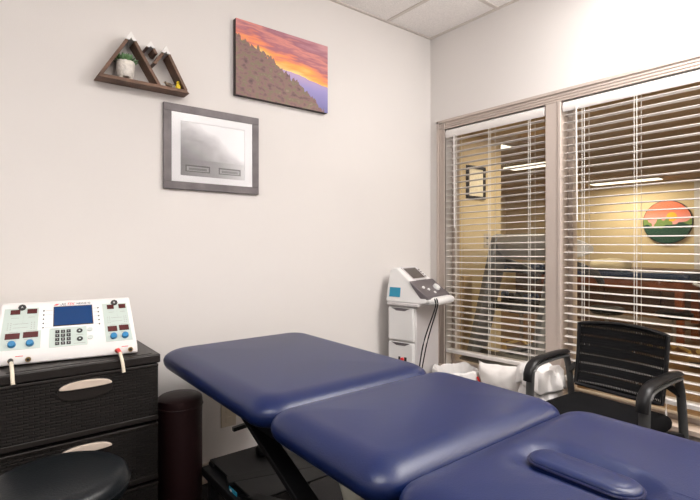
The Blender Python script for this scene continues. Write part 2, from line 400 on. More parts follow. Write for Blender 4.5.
g = B(); bb(g, 0, .12, OY1, .12, OZ1, ZC); bb(g, 0, .12, OY1, .12, FL - .02, OZ0)
bb(g, 0, .12, OY0, .12, OZ0, OZ1); bb(g, 0, .12, YW, OY1, FL - .02, ZC)
S('wall_right', g, 'wall', 'beige wall around the two interior windows')
S('baseboard_left', bb(B(), XW, 0, -.014, 0, FL, FL + .10), 'trim', 'taupe baseboard along the left wall', bevel=.003)
S('baseboard_right', bb(B(), -.014, 0, YW, 0, FL, FL + .10), 'trim', 'taupe baseboard under the windows', bevel=.003)
def fluted(bm, along, c0, c1, a0, a1):
    """casing with raised ribs; along 'Y' (horizontal) or 'Z' (vertical); c = cross span, a = run"""
    def q(u0, u1, t):
        if along == 'Y': bb(bm, -t, .0, a0, a1, u0, u1)
        else: bb(bm, -t, .0, u0, u1, a0, a1)
    s = c1 - c0
    q(c0, c1, .012)
    for f0, f1, t in ((0, .12, .020), (.22, .36, .017), (.46, .60, .017), (.72, 1, .022)): q(c0 + s * f0, c0 + s * f1, t)
S('trim_1', (lambda b: (fluted(b, 'Y', 2.100, 2.167, -2.62, -.076), b)[1])(B()), 'trim', 'taupe fluted head casing above both windows', bevel=.002)
S('trim_2', (lambda b: (fluted(b, 'Z', -.146, -.076, .40, 2.166), b)[1])(B()), 'trim', 'taupe fluted side casing beside the room corner', bevel=.002)
g = bb(B(), -.018, .12, -.992, -.899, OZ0, OZ1); bb(g, -.024, -.016, -.992, -.975, OZ0, OZ1)
S('trim_3', g, 'trim', 'taupe upright mullion between the two blinds', bevel=.002)
g = bb(B(), -.045, .12, -2.6, -.10, OZ0 - .022, OZ0 + .004)
S('trim_4', g, 'sill', 'wooden window sill board under the blinds', bevel=.003)
S('trim_5', bb(B(), -.016, 0, -2.6, -.10, OZ0 - .09, OZ0 - .022), 'trim', 'taupe apron strip below the sill', bevel=.003)
def window(n, y0, y1, label):
    e = empty('window_%d' % n, (0, 0, 0)); struct(e, label)
    f = B(); t = .028
    bb(f, .062, .115, y1, y0, OZ1 - t, OZ1); bb(f, .062, .115, y1, y0, OZ0 + .004, OZ0 + t); bb(f, .062, .115, y0 - t, y0, OZ0 + t, OZ1 - t); bb(f, .062, .115, y1, y1 + t, OZ0 + t, OZ1 - t)
    obj('window_frame', f, 'trim', e, bevel=.002)
    obj('pane', bb(B(), .088, .092, y1 + t - .004, y0 - t + .004, OZ0 + t - .004, OZ1 - t + .004), 'glass', e)
    return e
window(1, -.146, -.899, 'narrow interior window nearest the room corner')
window(2, -.992, -2.55, 'wide interior window behind the chair')

def blind(y0, y1, label, zb0, zb1, wand_z, cords, ns=35):
    t = thing('window_blind', label, 'blind', (0, 0, 0), 0, 'white slatted blinds on the interior windows')
    v = B(); poly = [(-.012, 2.036), (-.017, 2.045), (-.019, 2.064), (-.017, 2.083), (-.010, 2.092), (.048, 2.092), (.048, 2.06), (-.004, 2.056)]
    prism(v, poly, y1 + .004, y0 - .004, 'Y'); obj('valance', v, 'blind', t, bevel=.0015)
    s = B(); zt = 2.018
    for k in range(ns):
        q = k / ns
        za = zt + (zb0 + .030 - zt) * q; zb = zt + (zb1 + .030 - zt) * q
        prof = [(-.010, -.0005), (.0, .0018), (.015, .0034), (.030, .0018), (.040, -.0005)]
        pts = []
        for yy, zz in ((y0 - .010, za), (y1 + .010, zb)):
            pts.append([s.verts.new((px_, yy, zz + pz + .0025)) for px_, pz in prof] + [s.verts.new((px_, yy, zz + pz)) for px_, pz in prof[::-1]])
        a, b = pts
        for i in range(10): s.faces.new((a[i], a[(i + 1) % 10], b[(i + 1) % 10], b[i]))
        s.faces.new(a[::-1]); s.faces.new(b)
    obj('slats', s, 'blind', t)
    r = B(); sec = [(-.014, 0), (-.014, .022), (-.010, .026), (.040, .026), (.044, .022), (.044, 0)]
    A = [r.verts.new((px_, y0 - .008, zb0 + pz)) for px_, pz in sec]; D = [r.verts.new((px_, y1 + .008, zb1 + pz)) for px_, pz in sec]
    r.faces.new(A[::-1]); r.faces.new(D)
    for i in range(6): r.faces.new((A[i], A[(i + 1) % 6], D[(i + 1) % 6], D[i]))
    obj('bottom_rail', r, 'blind', t, bevel=.003)
    c = B()
    for yc in cords:
        f = (yc - y0) / (y1 - y0); zz = zb0 + (zb1 - zb0) * f + .02
        for xx in (-.0125, .0425): bb(c, xx - .0009, xx + .0009, yc - .0012, yc + .0012, zz, 2.05)
        bb(c, -.014, -.012, yc + .011, yc + .013, zz, 2.05)
    obj('ladder_cords', c, 'cord', t)
    wnd = B(); tube(wnd, [(-.024, y0 - .085, 2.045), (-.024, y0 - .09, wand_z)], .0042, 8, False); cyl(wnd, (-.020, y0 - .085, 2.045), .006, .012, 'X', 10)
    obj('tilt_wand', wnd, 'blind', t)
    return t
blind(-.15, -.895, 'white slatted blind on the narrow window beside the corner', .533, .557, 1.404, (-.25, -.52, -.80), 34)
b2 = blind(-.996, -2.546, 'white slatted blind on the wide window behind the mesh chair', .53, .53, 1.416, (-1.12, -1.38, -1.66, -2.0, -2.35), 34)
g = B(); tube(g, [(-.016, -1.51, .56), (-.020, -1.51, .50)], .0015, 6, False); cyl(g, (-.020, -1.51, .49), .006, .03, 'Z', 12, .002)
obj('cord_tassel', g, 'blind', b2)

for nm, lx, ly, sx, sy, lb in (('ceiling_light', -.55, -2.10, .6, 1.2, 'added unseen ceiling light panel nearest the wide window'), ('ceiling_light', -3.1, -2.0, 1.2, .6, 'added unseen fill panel in the ceiling on the camera side')):  # both panels are unseen, added to house the key and fill lamps
    t = thing(nm, lb, 'ceiling light', (lx, ly, 2.765))
    g = B()
    bb(g, -sx / 2, sx / 2, -sy / 2, -sy / 2 + .02, .0, .024); bb(g, -sx / 2, sx / 2, sy / 2 - .02, sy / 2, .0, .024); bb(g, -sx / 2, -sx / 2 + .02, -sy / 2, sy / 2, 0, .024); bb(g, sx / 2 - .02, sx / 2, -sy / 2, sy / 2, 0, .024)
    obj('light_frame', g, 'white', t)
    obj('diffuser', bb(B(), -sx / 2 + .02, sx / 2 - .02, -sy / 2 + .02, sy / 2 - .02, .006, .012), 'tubew', t)

# ------------------------------------------------------------------ the gym beyond the glass
S('wall_gym_near', bb(B(), .12, 1.873, .67, .79, FL - .02, 2.42), 'gymwall', 'yellow gym wall with the certificate, seen through the narrow window')
S('wall_gym_return', bb(B(), 1.773, 1.873, .79, 4.0, FL - .02, 2.42), 'gymwall', 'side of the projecting yellow gym wall')
S('wall_gym_far', bb(B(), 7.0, 7.1, -5.0, 4.0, FL - .02, 2.42), 'gymwall', 'far yellow gym wall carrying the round picture')
S('wall_gym_side', bb(B(), .12, 7.1, -5.1, -5.0, FL - .02, 2.42), 'gymwall', 'yellow gym wall at the far right')
S('wall_gym_end', bb(B(), 1.773, 7.1, 4.0, 4.1, FL - .02, 2.42), 'gymwall', 'yellow gym wall at the left end')
S('ceiling_gym', bb(B(), .12, 7.1, -5.1, 4.1, 2.40, 2.46), 'gymceil', 'dim brown ceiling tiles of the gym')
g = B()
for k in range(12): bb(g, .12 + .61 * k, .14 + .61 * k, -5, 4, 2.394, 2.402)
for k in range(15): bb(g, .12, 7, -5 + .61 * k, -4.98 + .61 * k, 2.3945, 2.402)
S('ceiling_gym_grid', g, 'gymceil', '', bpy.data.objects['ceiling_gym'])
S('floor_gym', bb(B(), .12, 7.1, -5.1, 4.1, FL - .1, FL), 'gfloor', 'orange-brown wood floor of the gym')
for (lx, ly, sx, sy, lb) in ((2.05, .80, .22, .18, 'small lit ceiling panel left in the narrow window'), (3.5, 1.25, .30, .75, 'long lit ceiling panel right in the narrow window'), (6.4, 1.2, .22, 1.1, 'distant lit ceiling panel seen in the wide window')):
    t = thing('gym_ceiling_light', lb, 'ceiling light', (lx, ly, 2.372), 0, 'lit panels on the gym ceiling')
    g = B(); bb(g, -sx / 2 - .02, sx / 2 + .02, -sy / 2 - .02, sy / 2 + .02, .012, .022); obj('light_frame', g, 'white', t)
    obj('diffuser', bb(B(), -sx / 2, sx / 2, -sy / 2, sy / 2, .0, .012), 'tube', t)
t = thing('framed_certificate', 'black framed certificate on the yellow wall seen through the narrow window', 'picture', (1.42, .67, 1.92))
g = B(); bb(g, -.15, .15, -.022, 0, .14, .168); bb(g, -.15, .15, -.022, 0, -.168, -.14); bb(g, -.15, -.122, -.022, 0, -.14, .14); bb(g, .122, .15, -.022, 0, -.14, .14); obj('picture_frame', g, 'blackgloss', t)
obj('paper', bb(B(), -.122, .122, -.008, 0, -.14, .14), 'mint2', t)
t = thing('wall_outlet', 'beige outlet plate on the yellow wall left of the treadmill console', 'outlet', (1.62, .67, 1.325))
obj('plate', bb(B(), -.055, .055, -.006, 0, -.075, .075), 'outlet', t, bevel=.002)
for zz in (-.03, .03): obj('socket', bb(B(), -.016, .016, -.008, -.005, zz - .012, zz + .012), 'ink', t)
t = thing('round_wall_art', 'round sunset-over-green-hills picture on the far yellow wall', 'picture', (6.98, .73, 1.67))
g = cyl(B(), (0, 0, 0), .385, .03, 'X', 64); obj('rim', g, 'ink', t)
o = obj('painted_disc', cyl(B(), (-.018, 0, 0), .372, .012, 'X', 64), 'roundart', t)
d = empty('reflection_2', (6.9, .0, FL)); struct(d, 'white slab standing in for a bright image mirrored in the window glass')  # added slab imitating a bright shape mirrored in the window glass
obj('door_leaf', bb(B(), 0, .09, -.95, .31, 0, 2.28), 'reflection', d)
for yy in (-.62, .0): obj('reflection_patch', bb(B(), -.02, .0, yy - .22, yy + .22, 1.2, 2.1), 'white', d, bevel=.01)
for k in range(9):
    tag(obj('storage_cabinet', bb(B(), 6.30, 6.85, 3.3 - .9 * k - .885, 3.3 - .9 * k, FL, .86), 'brownplank', bevel=.006), 'dark brown low storage cabinet in the row along the far gym wall', 'cabinet', 'low cabinets along the far gym wall')

# treadmill behind the narrow window
t = thing('treadmill', 'grey treadmill with sloping uprights behind the narrow window', 'treadmill', (.85, 0, FL))
g = B()
for yy in (.30, -.30): beam(g, (0.0, yy, .08), (.37, yy, 1.02), .055, .15, (0, 1, 0))
for i, yy in enumerate((.30, -.30)):
    g2 = B(); prism(g2, [(-.09, .03), (.13, .03), (.52, 1.06), (.52, 1.24), (.44, 1.31), (.36, 1.28)], yy - .03, yy + .03, 'Y'); obj('upright', g2, 'tread', t, bevel=.01)
g.free()
g = B(); prism(g, [(.35, 1.22), (.38, 1.30), (.80, 1.24), (1.00, 1.19), (1.00, 1.13), (.80, 1.10), (.52, 1.06), (.40, 1.14)], -.33, .33, 'Y'); obj('console', g, 'treadlight', t, bevel=.015)
g = B(); prism(g, [(.43, 1.297), (.43, 1.303), (.80, 1.255), (.80, 1.244)], -.24, .24, 'Y'); obj('display', g, 'treaddark', t)
for yy in (.33, -.33):
    g = B(); tube(g, [(.50, yy, 1.12), (.62, yy, 1.04), (.85, yy, .98), (1.05, yy, .92), (1.15, yy, .84)], .028, 10, sy=1.4); obj('handrail', g, 'treaddark', t)
g = B(); bb(g, .05, 1.75, -.36, -.27, .06, .17); bb(g, .05, 1.75, .27, .36, .06, .17); bb(g, 1.66, 1.75, -.27, .27, .06, .15); obj('deck_frame', g, 'treaddark', t, bevel=.01)
obj('belt', bb(B(), .25, 1.66, -.265, .265, .10, .145), 'blackgloss', t)
g = B(); prism(g, [(-.15, 0), (.30, 0), (.30, .20), (.15, .26), (-.10, .20)], -.36, .36, 'Y'); obj('motor_hood', g, 'treaddark', t, bevel=.015)
g = B(); bb(g, .30, .34, -.31, .31, .62, .68); obj('crossbar', g, 'treaddark', t)

# other gym things
tag(obj('storage_board', bb(B(), 1.05, 1.17, .52, .56, FL, .98), 'tan'), 'upright tan board leaning by the treadmill upright', 'board')
def gym_table(name, label, loc, rz, L, W, H, top, leg):
    t = thing(name, label, 'treatment table', loc, rz)
    g = B(); pad(g, 0, 0, W, L, H - .09, H, .06, .03, .015, .004, inner=3); obj('padded_top', g, top, t, smooth=True)
    obj('apron', bb(B(), -W / 2 + .05, W / 2 - .05, -L / 2 + .06, L / 2 - .06, H - .22, H - .09), leg, t)
    for sx in (-1, 1):
        for sy in (-1, 1): obj('leg', bb(B(), sx * (W / 2 - .09) - .04, sx * (W / 2 - .09) + .04, sy * (L / 2 - .12) - .04, sy * (L / 2 - .12) + .04, 0, H - .22), leg, t, bevel=.004)
    obj('lower_shelf', bb(B(), -W / 2 + .06, W / 2 - .06, -L / 2 + .08, L / 2 - .08, .18, .21), 'brownplank', t)
    return t
gym_table('treatment_table', 'orange-framed padded table with the folded cream towel on it, in the gym', (4.2, .45, FL), 0, 1.9, .75, .86, 'navy', 'orange')
gym_table('treatment_table', 'dark padded table in the gym below the round picture', (4.6, -1.45, FL), .1, 1.8, .75, .78, 'treaddark', 'brownplank')
g = B(); pad(g, 0, 0, .36, .44, 0, .15, .09, .07, .05, .02, inner=6)
for v in g.verts: v.co += Vector((0, 0, .02 * noise.noise(v.co * 9) * min(1, v.co.z / .04)))
o = tag(obj('folded_towel', g, 'towel', smooth=True, loc=(3.98, .42, FL + .868)), 'puffy cream folded towel lying on the orange-framed gym table', 'towel')
def gym_stool(loc, label, H=.5):
    t = thing('rolling_stool', label, 'stool', loc, 0, 'rolling stools in the gym')
    g = B(); lathe(g, [(.0, H - .08), (.15, H - .08), (.18, H - .05), (.18, H - .02), (.15, H), (0, H)], n=24); obj('seat', g, 'bvinyl', t, smooth=True)
    obj('column', cyl(B(), (0, 0, (H - .08 + .09) / 2), .022, H - .17, n=12), 'steel', t)
    for k in range(5):
        a = 2 * math.pi * k / 5 + .3; g = B(); beam(g, (0, 0, .10), (.24 * math.cos(a), .24 * math.sin(a), .06), .03, .02); lg = obj('leg', g, 'gold', t)
        g = B(); cyl(g, (.24 * math.cos(a), .24 * math.sin(a), .027), .027, .03, 'X', 14); obj('caster', g, 'gold', lg)
    return t
gym_stool((3.0, .05, FL), 'rolling stool with gold base in the gym just above the mesh chair back')
gym_stool((3.5, -.45, FL), 'rolling stool with gold base in the gym below the round picture', .46)
gym_stool((2.35, .72, FL), 'rolling stool in the gym seen right of the treadmill upright', .5)
tag(obj('storage_cabinet', bb(B(), 2.45, 2.85, 1.75, 2.75, FL, 1.22), 'blackgloss', bevel=.008), 'tall black cabinet in the gym behind the treadmill console', 'cabinet')
t = thing('dumbbell_rack', 'black two-tier dumbbell rack in the gym behind the treadmill', 'rack', (3.15, 1.25, FL))
for s_ in (-1, 1):
    g = B(); beam(g, (-.2, s_ * .55, 0), (.12, s_ * .55, .98), .06, .06); beam(g, (-.2, s_ * .55, .03), (.25, s_ * .55, .03), .06, .05); obj('side_frame', g, 'blackgloss', t)
for zz, xx in ((.42, -.08), (.82, .05)):
    g = bb(B(), xx - .10, xx + .12, -.56, .56, zz, zz + .03); obj('tray', g, 'blackgloss', t)
nb = 0
for tier, (zz, xx) in enumerate(((.45, -.07), (.85, .06))):
    for k in range(5):
        yy = -.44 + .22 * k
        d = thing('dumbbell', ('dark dumbbell on the lower tier of the gym rack', 'dark dumbbell on the upper tier of the gym rack')[tier], 'dumbbell', (3.15 + xx, 1.25 + yy, FL + zz + .056), 0, ('dumbbells on the lower tier', 'dumbbells on the upper tier')[tier])
        obj('grip', cyl(B(), (0, 0, 0), .016, .14, 'X', 12), 'steel', d)
        for q in (-1, 1): obj('weight_head', cyl(B(), (q * .085, 0, 0), .055, .06, 'X', 6), 'navy' if k % 2 else 'blackgloss', d)

t = thing('exercise_bike', 'dark exercise bike with grey handlebars in the gym beside the orange table', 'exercise bike', (2.55, -1.15, FL), .4)
g = B(); beam(g, (-.45, 0, .05), (.45, 0, .05), .06, .05); beam(g, (-.45, -.22, .03), (-.45, .22, .03), .05, .05); beam(g, (.45, -.22, .03), (.45, .22, .03), .05, .05)
beam(g, (-.30, 0, .07), (-.22, 0, .62), .06, .06); beam(g, (.30, 0, .07), (.36, 0, .78), .06, .06); obj('bike_frame', g, 'treaddark', t, bevel=.006)
g = cyl(B(), (.18, 0, .30), .22, .06, 'Y', 32); obj('flywheel', g, 'blackgloss', t, bevel=.01)
g = B(); pad(g, -.22, 0, .27, .18, .62, .69, .07, .03, .02, inner=3); obj('saddle', g, 'bvinyl', t, smooth=True)
g = B(); tube(g, [(.22, -.2, .84), (.34, -.18, .82), (.38, 0, .78), (.34, .18, .82), (.22, .2, .84)], .015, 8); obj('handlebar', g, 'treadlight', t)
g = B(); beam(g, (.15, -.10, .30), (.15, .10, .30), .02, .02); bb(g, .03, .13, -.16, -.07, .17, .19); bb(g, .17, .27, .07, .16, .40, .42); beam(g, (.15, -.09, .30), (.09, -.09, .18), .02, .02); beam(g, (.15, .09, .3), (.22, .09, .41), .02, .02); obj('pedals', g, 'steel', t)

# ------------------------------------------------------------------ treatment table (blue)
t = thing('treatment_table', 'blue vinyl hi-lo treatment table with three padded sections in the foreground', 'treatment table', (-1.60, -1.40, FL))
H0 = -FL
def loc(x, y, z): return (x + 1.60, y + 1.40, z - FL)
TX0, TX1 = -1.975, -1.235; W_ = TX1 - TX0; CXX = (TX0 + TX1) / 2 + 1.60
def sec(name, ya, yb, disp=None, inner=14, r=.07):
    g = B(); pad(g, CXX, (ya + yb) / 2 + 1.40, W_, abs(ya - yb), .752 - FL, .846 - FL, r, .085, .035, .005, disp=disp, inner=inner)
    return obj(name, g, 'vinyl', t, smooth=True)
sec('head_cushion', -.185, -1.148, r=.09)
sec('middle_cushion', -1.152, -1.655)
SX, SY0, SY1 = -1.643 + 1.60, -1.778 + 1.40, -1.996 + 1.40
def dent(p):
    yy = min(max(p.y, SY1 + .04), SY0 - .04); dd = math.hypot(p.x - SX, p.y - yy)
    k = max(0, 1 - max(dd - .035, 0) / .055); k = k * k * (3 - 2 * k); return -.020 * k
sec('foot_cushion', -1.659, -2.60, disp=dent, inner=60)
g = B(); pad(g, SX, (SY0 + SY1) / 2, .082, SY0 - SY1,   .800 - FL, .851 - FL, .040, .016, .008, .003, zs=.75, inner=6)
o = obj('face_slot_plug', g, 'vinyl', t, smooth=True); o['label'] = 'long oval blue plug filling the face slot'
g = B(); ring = rrect(SX, (SY0 + SY1) / 2, .086, SY0 - SY1 + .004, .0425, 10, 6); tube(g, [(x, y, .836 - FL) for x, y in ring] + [(ring[0][0], ring[0][1], .836 - FL)], .003, 6, False); obj('piping', g, 'piping', o)
# frame under the cushions
g = B()
for xx in (-1.87, -1.34):
    beam(g, loc(xx, -.32, .722), loc(xx, -1.13, .722), .035, .05); beam(g, loc(xx, -1.17, .722), loc(xx, -1.64, .722), .035, .05); beam(g, loc(xx, -1.68, .722), loc(xx, -2.5, .722), .035, .05)
for yy in (-.34, -.9, -1.2, -1.6, -1.75, -2.45): beam(g, loc(-1.87, yy, .722), loc(-1.34, yy, .722), .04, .035)
obj('upper_frame', g, 'black', t, bevel=.004)
for yy in (-.45, -.95, -1.25, -1.55, -1.80, -2.40):
    obj('cushion_board', bb(B(), *[v + 1.60 for v in (-1.92, -1.29)], yy - .07 + 1.4, yy + .07 + 1.4, .742 - FL, .755 - FL), 'brownplank', t)
for xx in (-1.80, -1.35):
    o1 = obj('lift_arm', beam(B(), loc(xx, -.60, .71), loc(xx, -1.86, .20), .022, .066, (1, 0, 0)), 'black', t, bevel=.003)
    s_ = .03 if xx < -1.6 else -.03
    obj('lift_arm', beam(B(), loc(xx + s_, -1.95, .70), loc(xx + s_, -.62, .30), .022, .05, (1, 0, 0)), 'black', t, bevel=.003)
g = B()
for xx in (-1.785, -1.31): beam(g, loc(xx, -.29, .29), loc(xx, -2.35, .29), .035, .075, (1, 0, 0))
for yy in (-.31, -1.9, -2.33): beam(g, loc(-1.785, yy, .29), loc(-1.31, yy, .29), .05, .06)
obj('base_frame', g, 'black', t, bevel=.005)
obj('cross_beam', beam(B(), loc(-1.80, -.52, .325), loc(-1.31, -.66, .325), .06, .02), 'black', t, bevel=.003)
g = bb(B(), -1.785 + 1.6, -1.32 + 1.6, -.74 + 1.4, -.30 + 1.4, .326 - FL, .334 - FL); obj('base_tray', g, 'carttop', t, bevel=.003)
g = B(); pad(g, -1.56 + 1.6, -.40 + 1.4, .09, .07, .334 - FL, .385 - FL, .03, .02, .005, inner=3); tube(g, [loc(-1.58, -.38, .38), loc(-1.54, -.34, .42), loc(-1.48, -.38, .41), loc(-1.42, -.50, .35), loc(-1.38, -.62, .34)], .006, 8); obj('foot_switch', g, 'blackgloss', t)
g = B(); beam(g, loc(-1.665, -.30, .33), loc(-1.665, -.30, .445), .020, .018); beam(g, loc(-1.674, -.30, .440), loc(-1.47, -.30, .455), .018, .020, (0, 1, 0)); beam(g, loc(-1.48, -.30, .33), loc(-1.48, -.30, .45), .018, .018); obj('release_loop', g, 'blackgloss', t)
g = B(); tube(g, [loc(-1.64, -1.22, .34), loc(-1.66, -1.12, .58)], .032, 16, False); obj('lift_actuator', g, 'actuator', t, smooth=True)
g = B(); tube(g, [loc(-1.66, -1.12, .58), loc(-1.67, -1.08, .68)], .016, 12, False); obj('actuator_rod', g, 'steel', t, smooth=True)
g = bb(B(), *[v + 1.6 for v in (-1.8045, -1.802)], -.62 + 1.4, -.55 + 1.4, .262 - FL, .322 - FL); o = obj('sticker', g, 'sticker', t); o['label'] = 'blue and white sticker on the base'
g = B(); bb(g, *[v + 1.6 for v in (-1.8055, -1.8040)], -.61 + 1.4, -.585 + 1.4, .27 - FL, .29 - FL); bb(g, *[v + 1.6 for v in (-1.8055, -1.8040)], -.575 + 1.4, -.56 + 1.4, .295 - FL, .315 - FL); obj('sticker_print', g, 'white', o)
for xx in (-1.785, -1.31):
    for yy in (-.34, -2.26):
        g = B(); cyl(g, loc(xx, yy, FL + .035), .035, .022, 'X', 20); bb(g, *[v + 1.6 for v in (xx - .018, xx + .018)], yy - .02 + 1.4, yy + .02 + 1.4, FL + .03 - FL, .26 - FL); obj('caster', g, 'blackgloss', t)
for xx in (-1.822, -1.326):
    obj('pivot_bolt', cyl(B(), loc(xx, -1.22, .485), .014, .03, 'X', 16), 'steel', t, bevel=.002)

# ------------------------------------------------------------------ drawer unit
t = thing('drawer_unit', 'dark brown woven plastic drawer unit against the left wall', 'drawer unit', (-2.303, -.27, FL))
hw, hd = .245, .21
def dz(z): return z - FL
obj('body', bb(B(), -hw, hw, -hd + .02, hd, dz(.10), dz(.846)), 'weave', t, bevel=.004)
g = bb(B(), -hw - .006, hw + .006, -hd - .006, hd + .004, dz(.846), dz(.878)); o = obj('lid', g, 'resin', t, bevel=.004, seg=2)
g = B(); bb(g, -hw + .02, hw - .02, -hd + .02, hd - .02, dz(.878), dz(.8795)); obj('lid_top_panel', g, 'resin', o)
g = B()
for sx in (-1, 1):
    for sy in (-1, 1): bb(g, sx * (hw - .03) - .025, sx * (hw - .03) + .025, sy * (hd - .05) - .025, sy * (hd - .05) + .025, 0, dz(.10))
obj('feet', g, 'resin', t)
for k, (z0, z1) in enumerate(((.630, .842), (.406, .618), (.182, .394))):
    dr = obj('drawer', bb(B(), -hw, hw, -hd, -hd + .018, dz(z0), dz(z1)), 'weave', t, bevel=.006)
    g = B(); bb(g, -hw + .001, hw - .001, -hd - .003, -hd + .012, dz(z1 - .010), dz(z1)); bb(g, -hw + .001, hw - .001, -hd - .003, -hd + .012, dz(z0), dz(z0 + .018)); obj('drawer_rim', g, 'resin', dr, bevel=.002)
    zc = dz(z1 - .045)
    g = B(); n = 28
    outer = [(.085 * math.copysign(abs(math.cos(a)) ** .62, math.cos(a)), zc - .006 + .034 * math.copysign(abs(math.sin(a)) ** .9, math.sin(a))) for a in [2 * math.pi * i / n for i in range(n)]]
    prism(g, outer, -hd - .0050, -hd + .004, 'Y'); obj('handle_recess', g, 'resin', dr, bevel=.0015)
    g = B(); top = [(.082 * math.cos(a), zc + .006 + (.022 if math.sin(a) > 0 else .006) * math.sin(a)) for a in [2 * math.pi * i / n for i in range(n)]]
    prism(g, top, -hd - .016, -hd - .004, 'Y'); o = obj('handle', g, 'handle', dr, bevel=.003); o['label'] = 'taupe oval drawer handle'

# ------------------------------------------------------------------ electrotherapy device
t = thing('electrotherapy_unit', 'white electrotherapy console with blue screen and knobs on the drawer unit', 'medical device', (-2.122, -.438, .881), R(-9.5))
DW = .445
pf = [(0, .003), (0, .036), (.112, .197), (.130, .201), (.235, .190), (.235, .0), (.02, 0)]
g = B(); A = []; 
prism(g, pf, -DW, 0, 'X')
for v in g.verts:
    if v.co.z > .1 and v.co.x > -.1: v.co.x -= .022
    if v.co.z > .1 and v.co.x < -.4: v.co.x += .010
obj('casing', g, 'device', t, bevel=.006, seg=3)
p0 = Vector((0, 0, .036)); p1 = Vector((0, .112, .197)); sl = (p1 - p0); SLN = sl.length; sl.normalize(); nrm = Vector((1, 0, 0)).cross(sl)   # outwards: -y,+z
if nrm.z < 0: nrm = -nrm
def face(u, v):    # u 0..1 left to right, v 0..1 top to bottom on the sloping face
    L0 = -DW + .010 * (1 - v); R0 = -.022 * (1 - v)
    return Vector((L0 + (R0 - L0) * u, 0, 0)) + p1 - sl * SLN * v
fm = Matrix((Vector((1, 0, 0)), sl, nrm)).transposed().to_4x4()
def fquad(bm, u0, v0, u1, v1, off=.0012, th=.0024):
    a, b, c, d_ = face(u0, v0), face(u1, v0), face(u1, v1), face(u0, v1); vs = []
    for o_ in (off - th, off): vs.append([bm.verts.new(q + nrm * o_) for q in (a, b, c, d_)])
    x_, y_ = vs; bm.faces.new(x_[::-1]); bm.faces.new(y_)
    for i in range(4): bm.faces.new((x_[i], x_[(i + 1) % 4], y_[(i + 1) % 4], y_[i]))
    return bm
def fdisc(bm, u, v, r, h, n=20, r2=None, off=0, sx=1):
    m = fm.copy(); m.translation = face(u, v) + nrm * (h / 2 + off)
    bmesh.ops.create_cone(bm, cap_ends=True, segments=n, radius1=r, radius2=r if r2 is None else r2, depth=h, matrix=m @ Matrix.Diagonal((sx, 1, 1, 1)))
    return bm
def ftext(s, u, v, size, m='ink', shear=0, off=.0008, name='lettering', par=None):
    mm = fm.copy(); mm.translation = face(u, v) + nrm * off
    return text(name, s, size, m, par or t, mm, .0003, shear=shear)
for side, us, lab in ((0, (.03, .275, .30), 'A'), (1, (.765, .965, .968), 'B')):
    g = B(); fquad(g, us[0], .09, us[1], .55); fquad(g, us[0], .55, us[2], .90); pn = obj('control_panel', g, 'mint', t)
    uc = (us[0] + us[1]) / 2
    g = B(); fdisc(g, uc, .075, .0125, .003, 8); bd = obj('channel_badge', g, 'ink', pn); ftext(lab, uc, .075, .010, 'white', off=.0035, name='badge_letter', par=bd)
    w2 = us[1] - us[0]; w3 = us[2] - us[0]
    dsp = ((us[0] + w2 * .18, .12, us[0] + w2 * .46, .21), (us[0] + w2 * .66, .115, us[0] + w2 * .95, .205), (us[0] + w3 * .11, .585, us[0] + w3 * .47, .695), (us[0] + w3 * .55, .575, us[0] + w3 * .93, .685))
    for q in dsp: g = B(); fquad(g, *q, off=.0032, th=.002); obj('red_display', g, 'led', pn)
    g = B()
    for q in ((.22, .28, .44, .285), (.70, .275, .90, .28), (.30, .40, .72, .405), (.30, .475, .72, .48), (.56, .24, .563, .39)): fquad(g, us[0] + w2 * q[0], q[1], us[0] + w2 * q[2], q[3], off=.0016, th=.001)
    for c_ in (.14, .22, .80, .88):
        for vv in (.38, .42, .46, .50): fquad(g, us[0] + w2 * c_, vv, us[0] + w2 * (c_ + .03), vv + .012, off=.0016, th=.001)
    for q in ((.15, .725, .40), (.58, .715, .80), (.2, .56, .42), (.62, .55, .9)): fquad(g, us[0] + w3 * q[0], q[1], us[0] + w3 * q[2], q[1] + .008, off=.0016, th=.001)
    obj('printed_marks', g, 'steel', pn)
    ftext('SYSTEM', us[0] + w2 * .51, .425, .0060, 'ink', par=pn); ftext('READY', us[0] + w2 * .51, .455, .0060, 'ink', par=pn)
    for uu in (.30, .74):
        g = B(); fdisc(g, us[0] + w3 * uu, .80, .0125, .014, 24, .0108); obj('knob', g, 'knob', pn, bevel=.002)
g = B(); fquad(g, .383, .09, .683, .50, off=.0016); sc_ = obj('screen', g, 'ink', t)
g = B(); fquad(g, .390, .105, .676, .485, off=.0028, th=.002); obj('screen_glass', g, 'lcd', sc_)
g = B()
for side in (0, 1):
    for k in range(5):
        u_ = .312 if side == 0 else .728; v_ = .165 + k * .086
        fdisc(g, u_, v_, .0026, .002, 10)
obj('soft_keys', g, 'ink', t)
g = B()
for k in range(5):
    v_ = .165 + k * .086; fquad(g, .325, v_ - .002, .375, v_ + .002, off=.0006, th=.001); fquad(g, .69, v_ - .002, .718, v_ + .002, off=.0006, th=.001)
obj('key_lines', g, 'steel', t)
g = B(); fquad(g, .358, .535, .628, .915); kp = obj('keypad_panel', g, 'mint', t)
for r_ in range(4):
    for c_ in range(3):
        u_ = .400 + c_ * .040; v_ = .585 + r_ * .078
        g = B(); fquad(g, u_, v_, u_ + .030, v_ + .060, off=.0030, th=.002); k_ = obj('key', g, 'ink', kp)
        s_ = ['123', '456', '789', 'C0E'][r_][c_]; ftext(s_, u_ + .015, v_ + .030, .0065, 'white', off=.0033, name='key_digit', par=k_)
for v_, s_ in ((.625, 'ON'), (.79, 'ST')):
    g = B(); fdisc(g, .575, v_, .0085, .0035, 20, sx=1.15); k_ = obj('round_button', g, 'ink', kp); g = B(); fdisc(g, .575, v_, .0026, .0008, 16, off=.0035, sx=1.25); obj('button_mark', g, 'palebutton', k_)
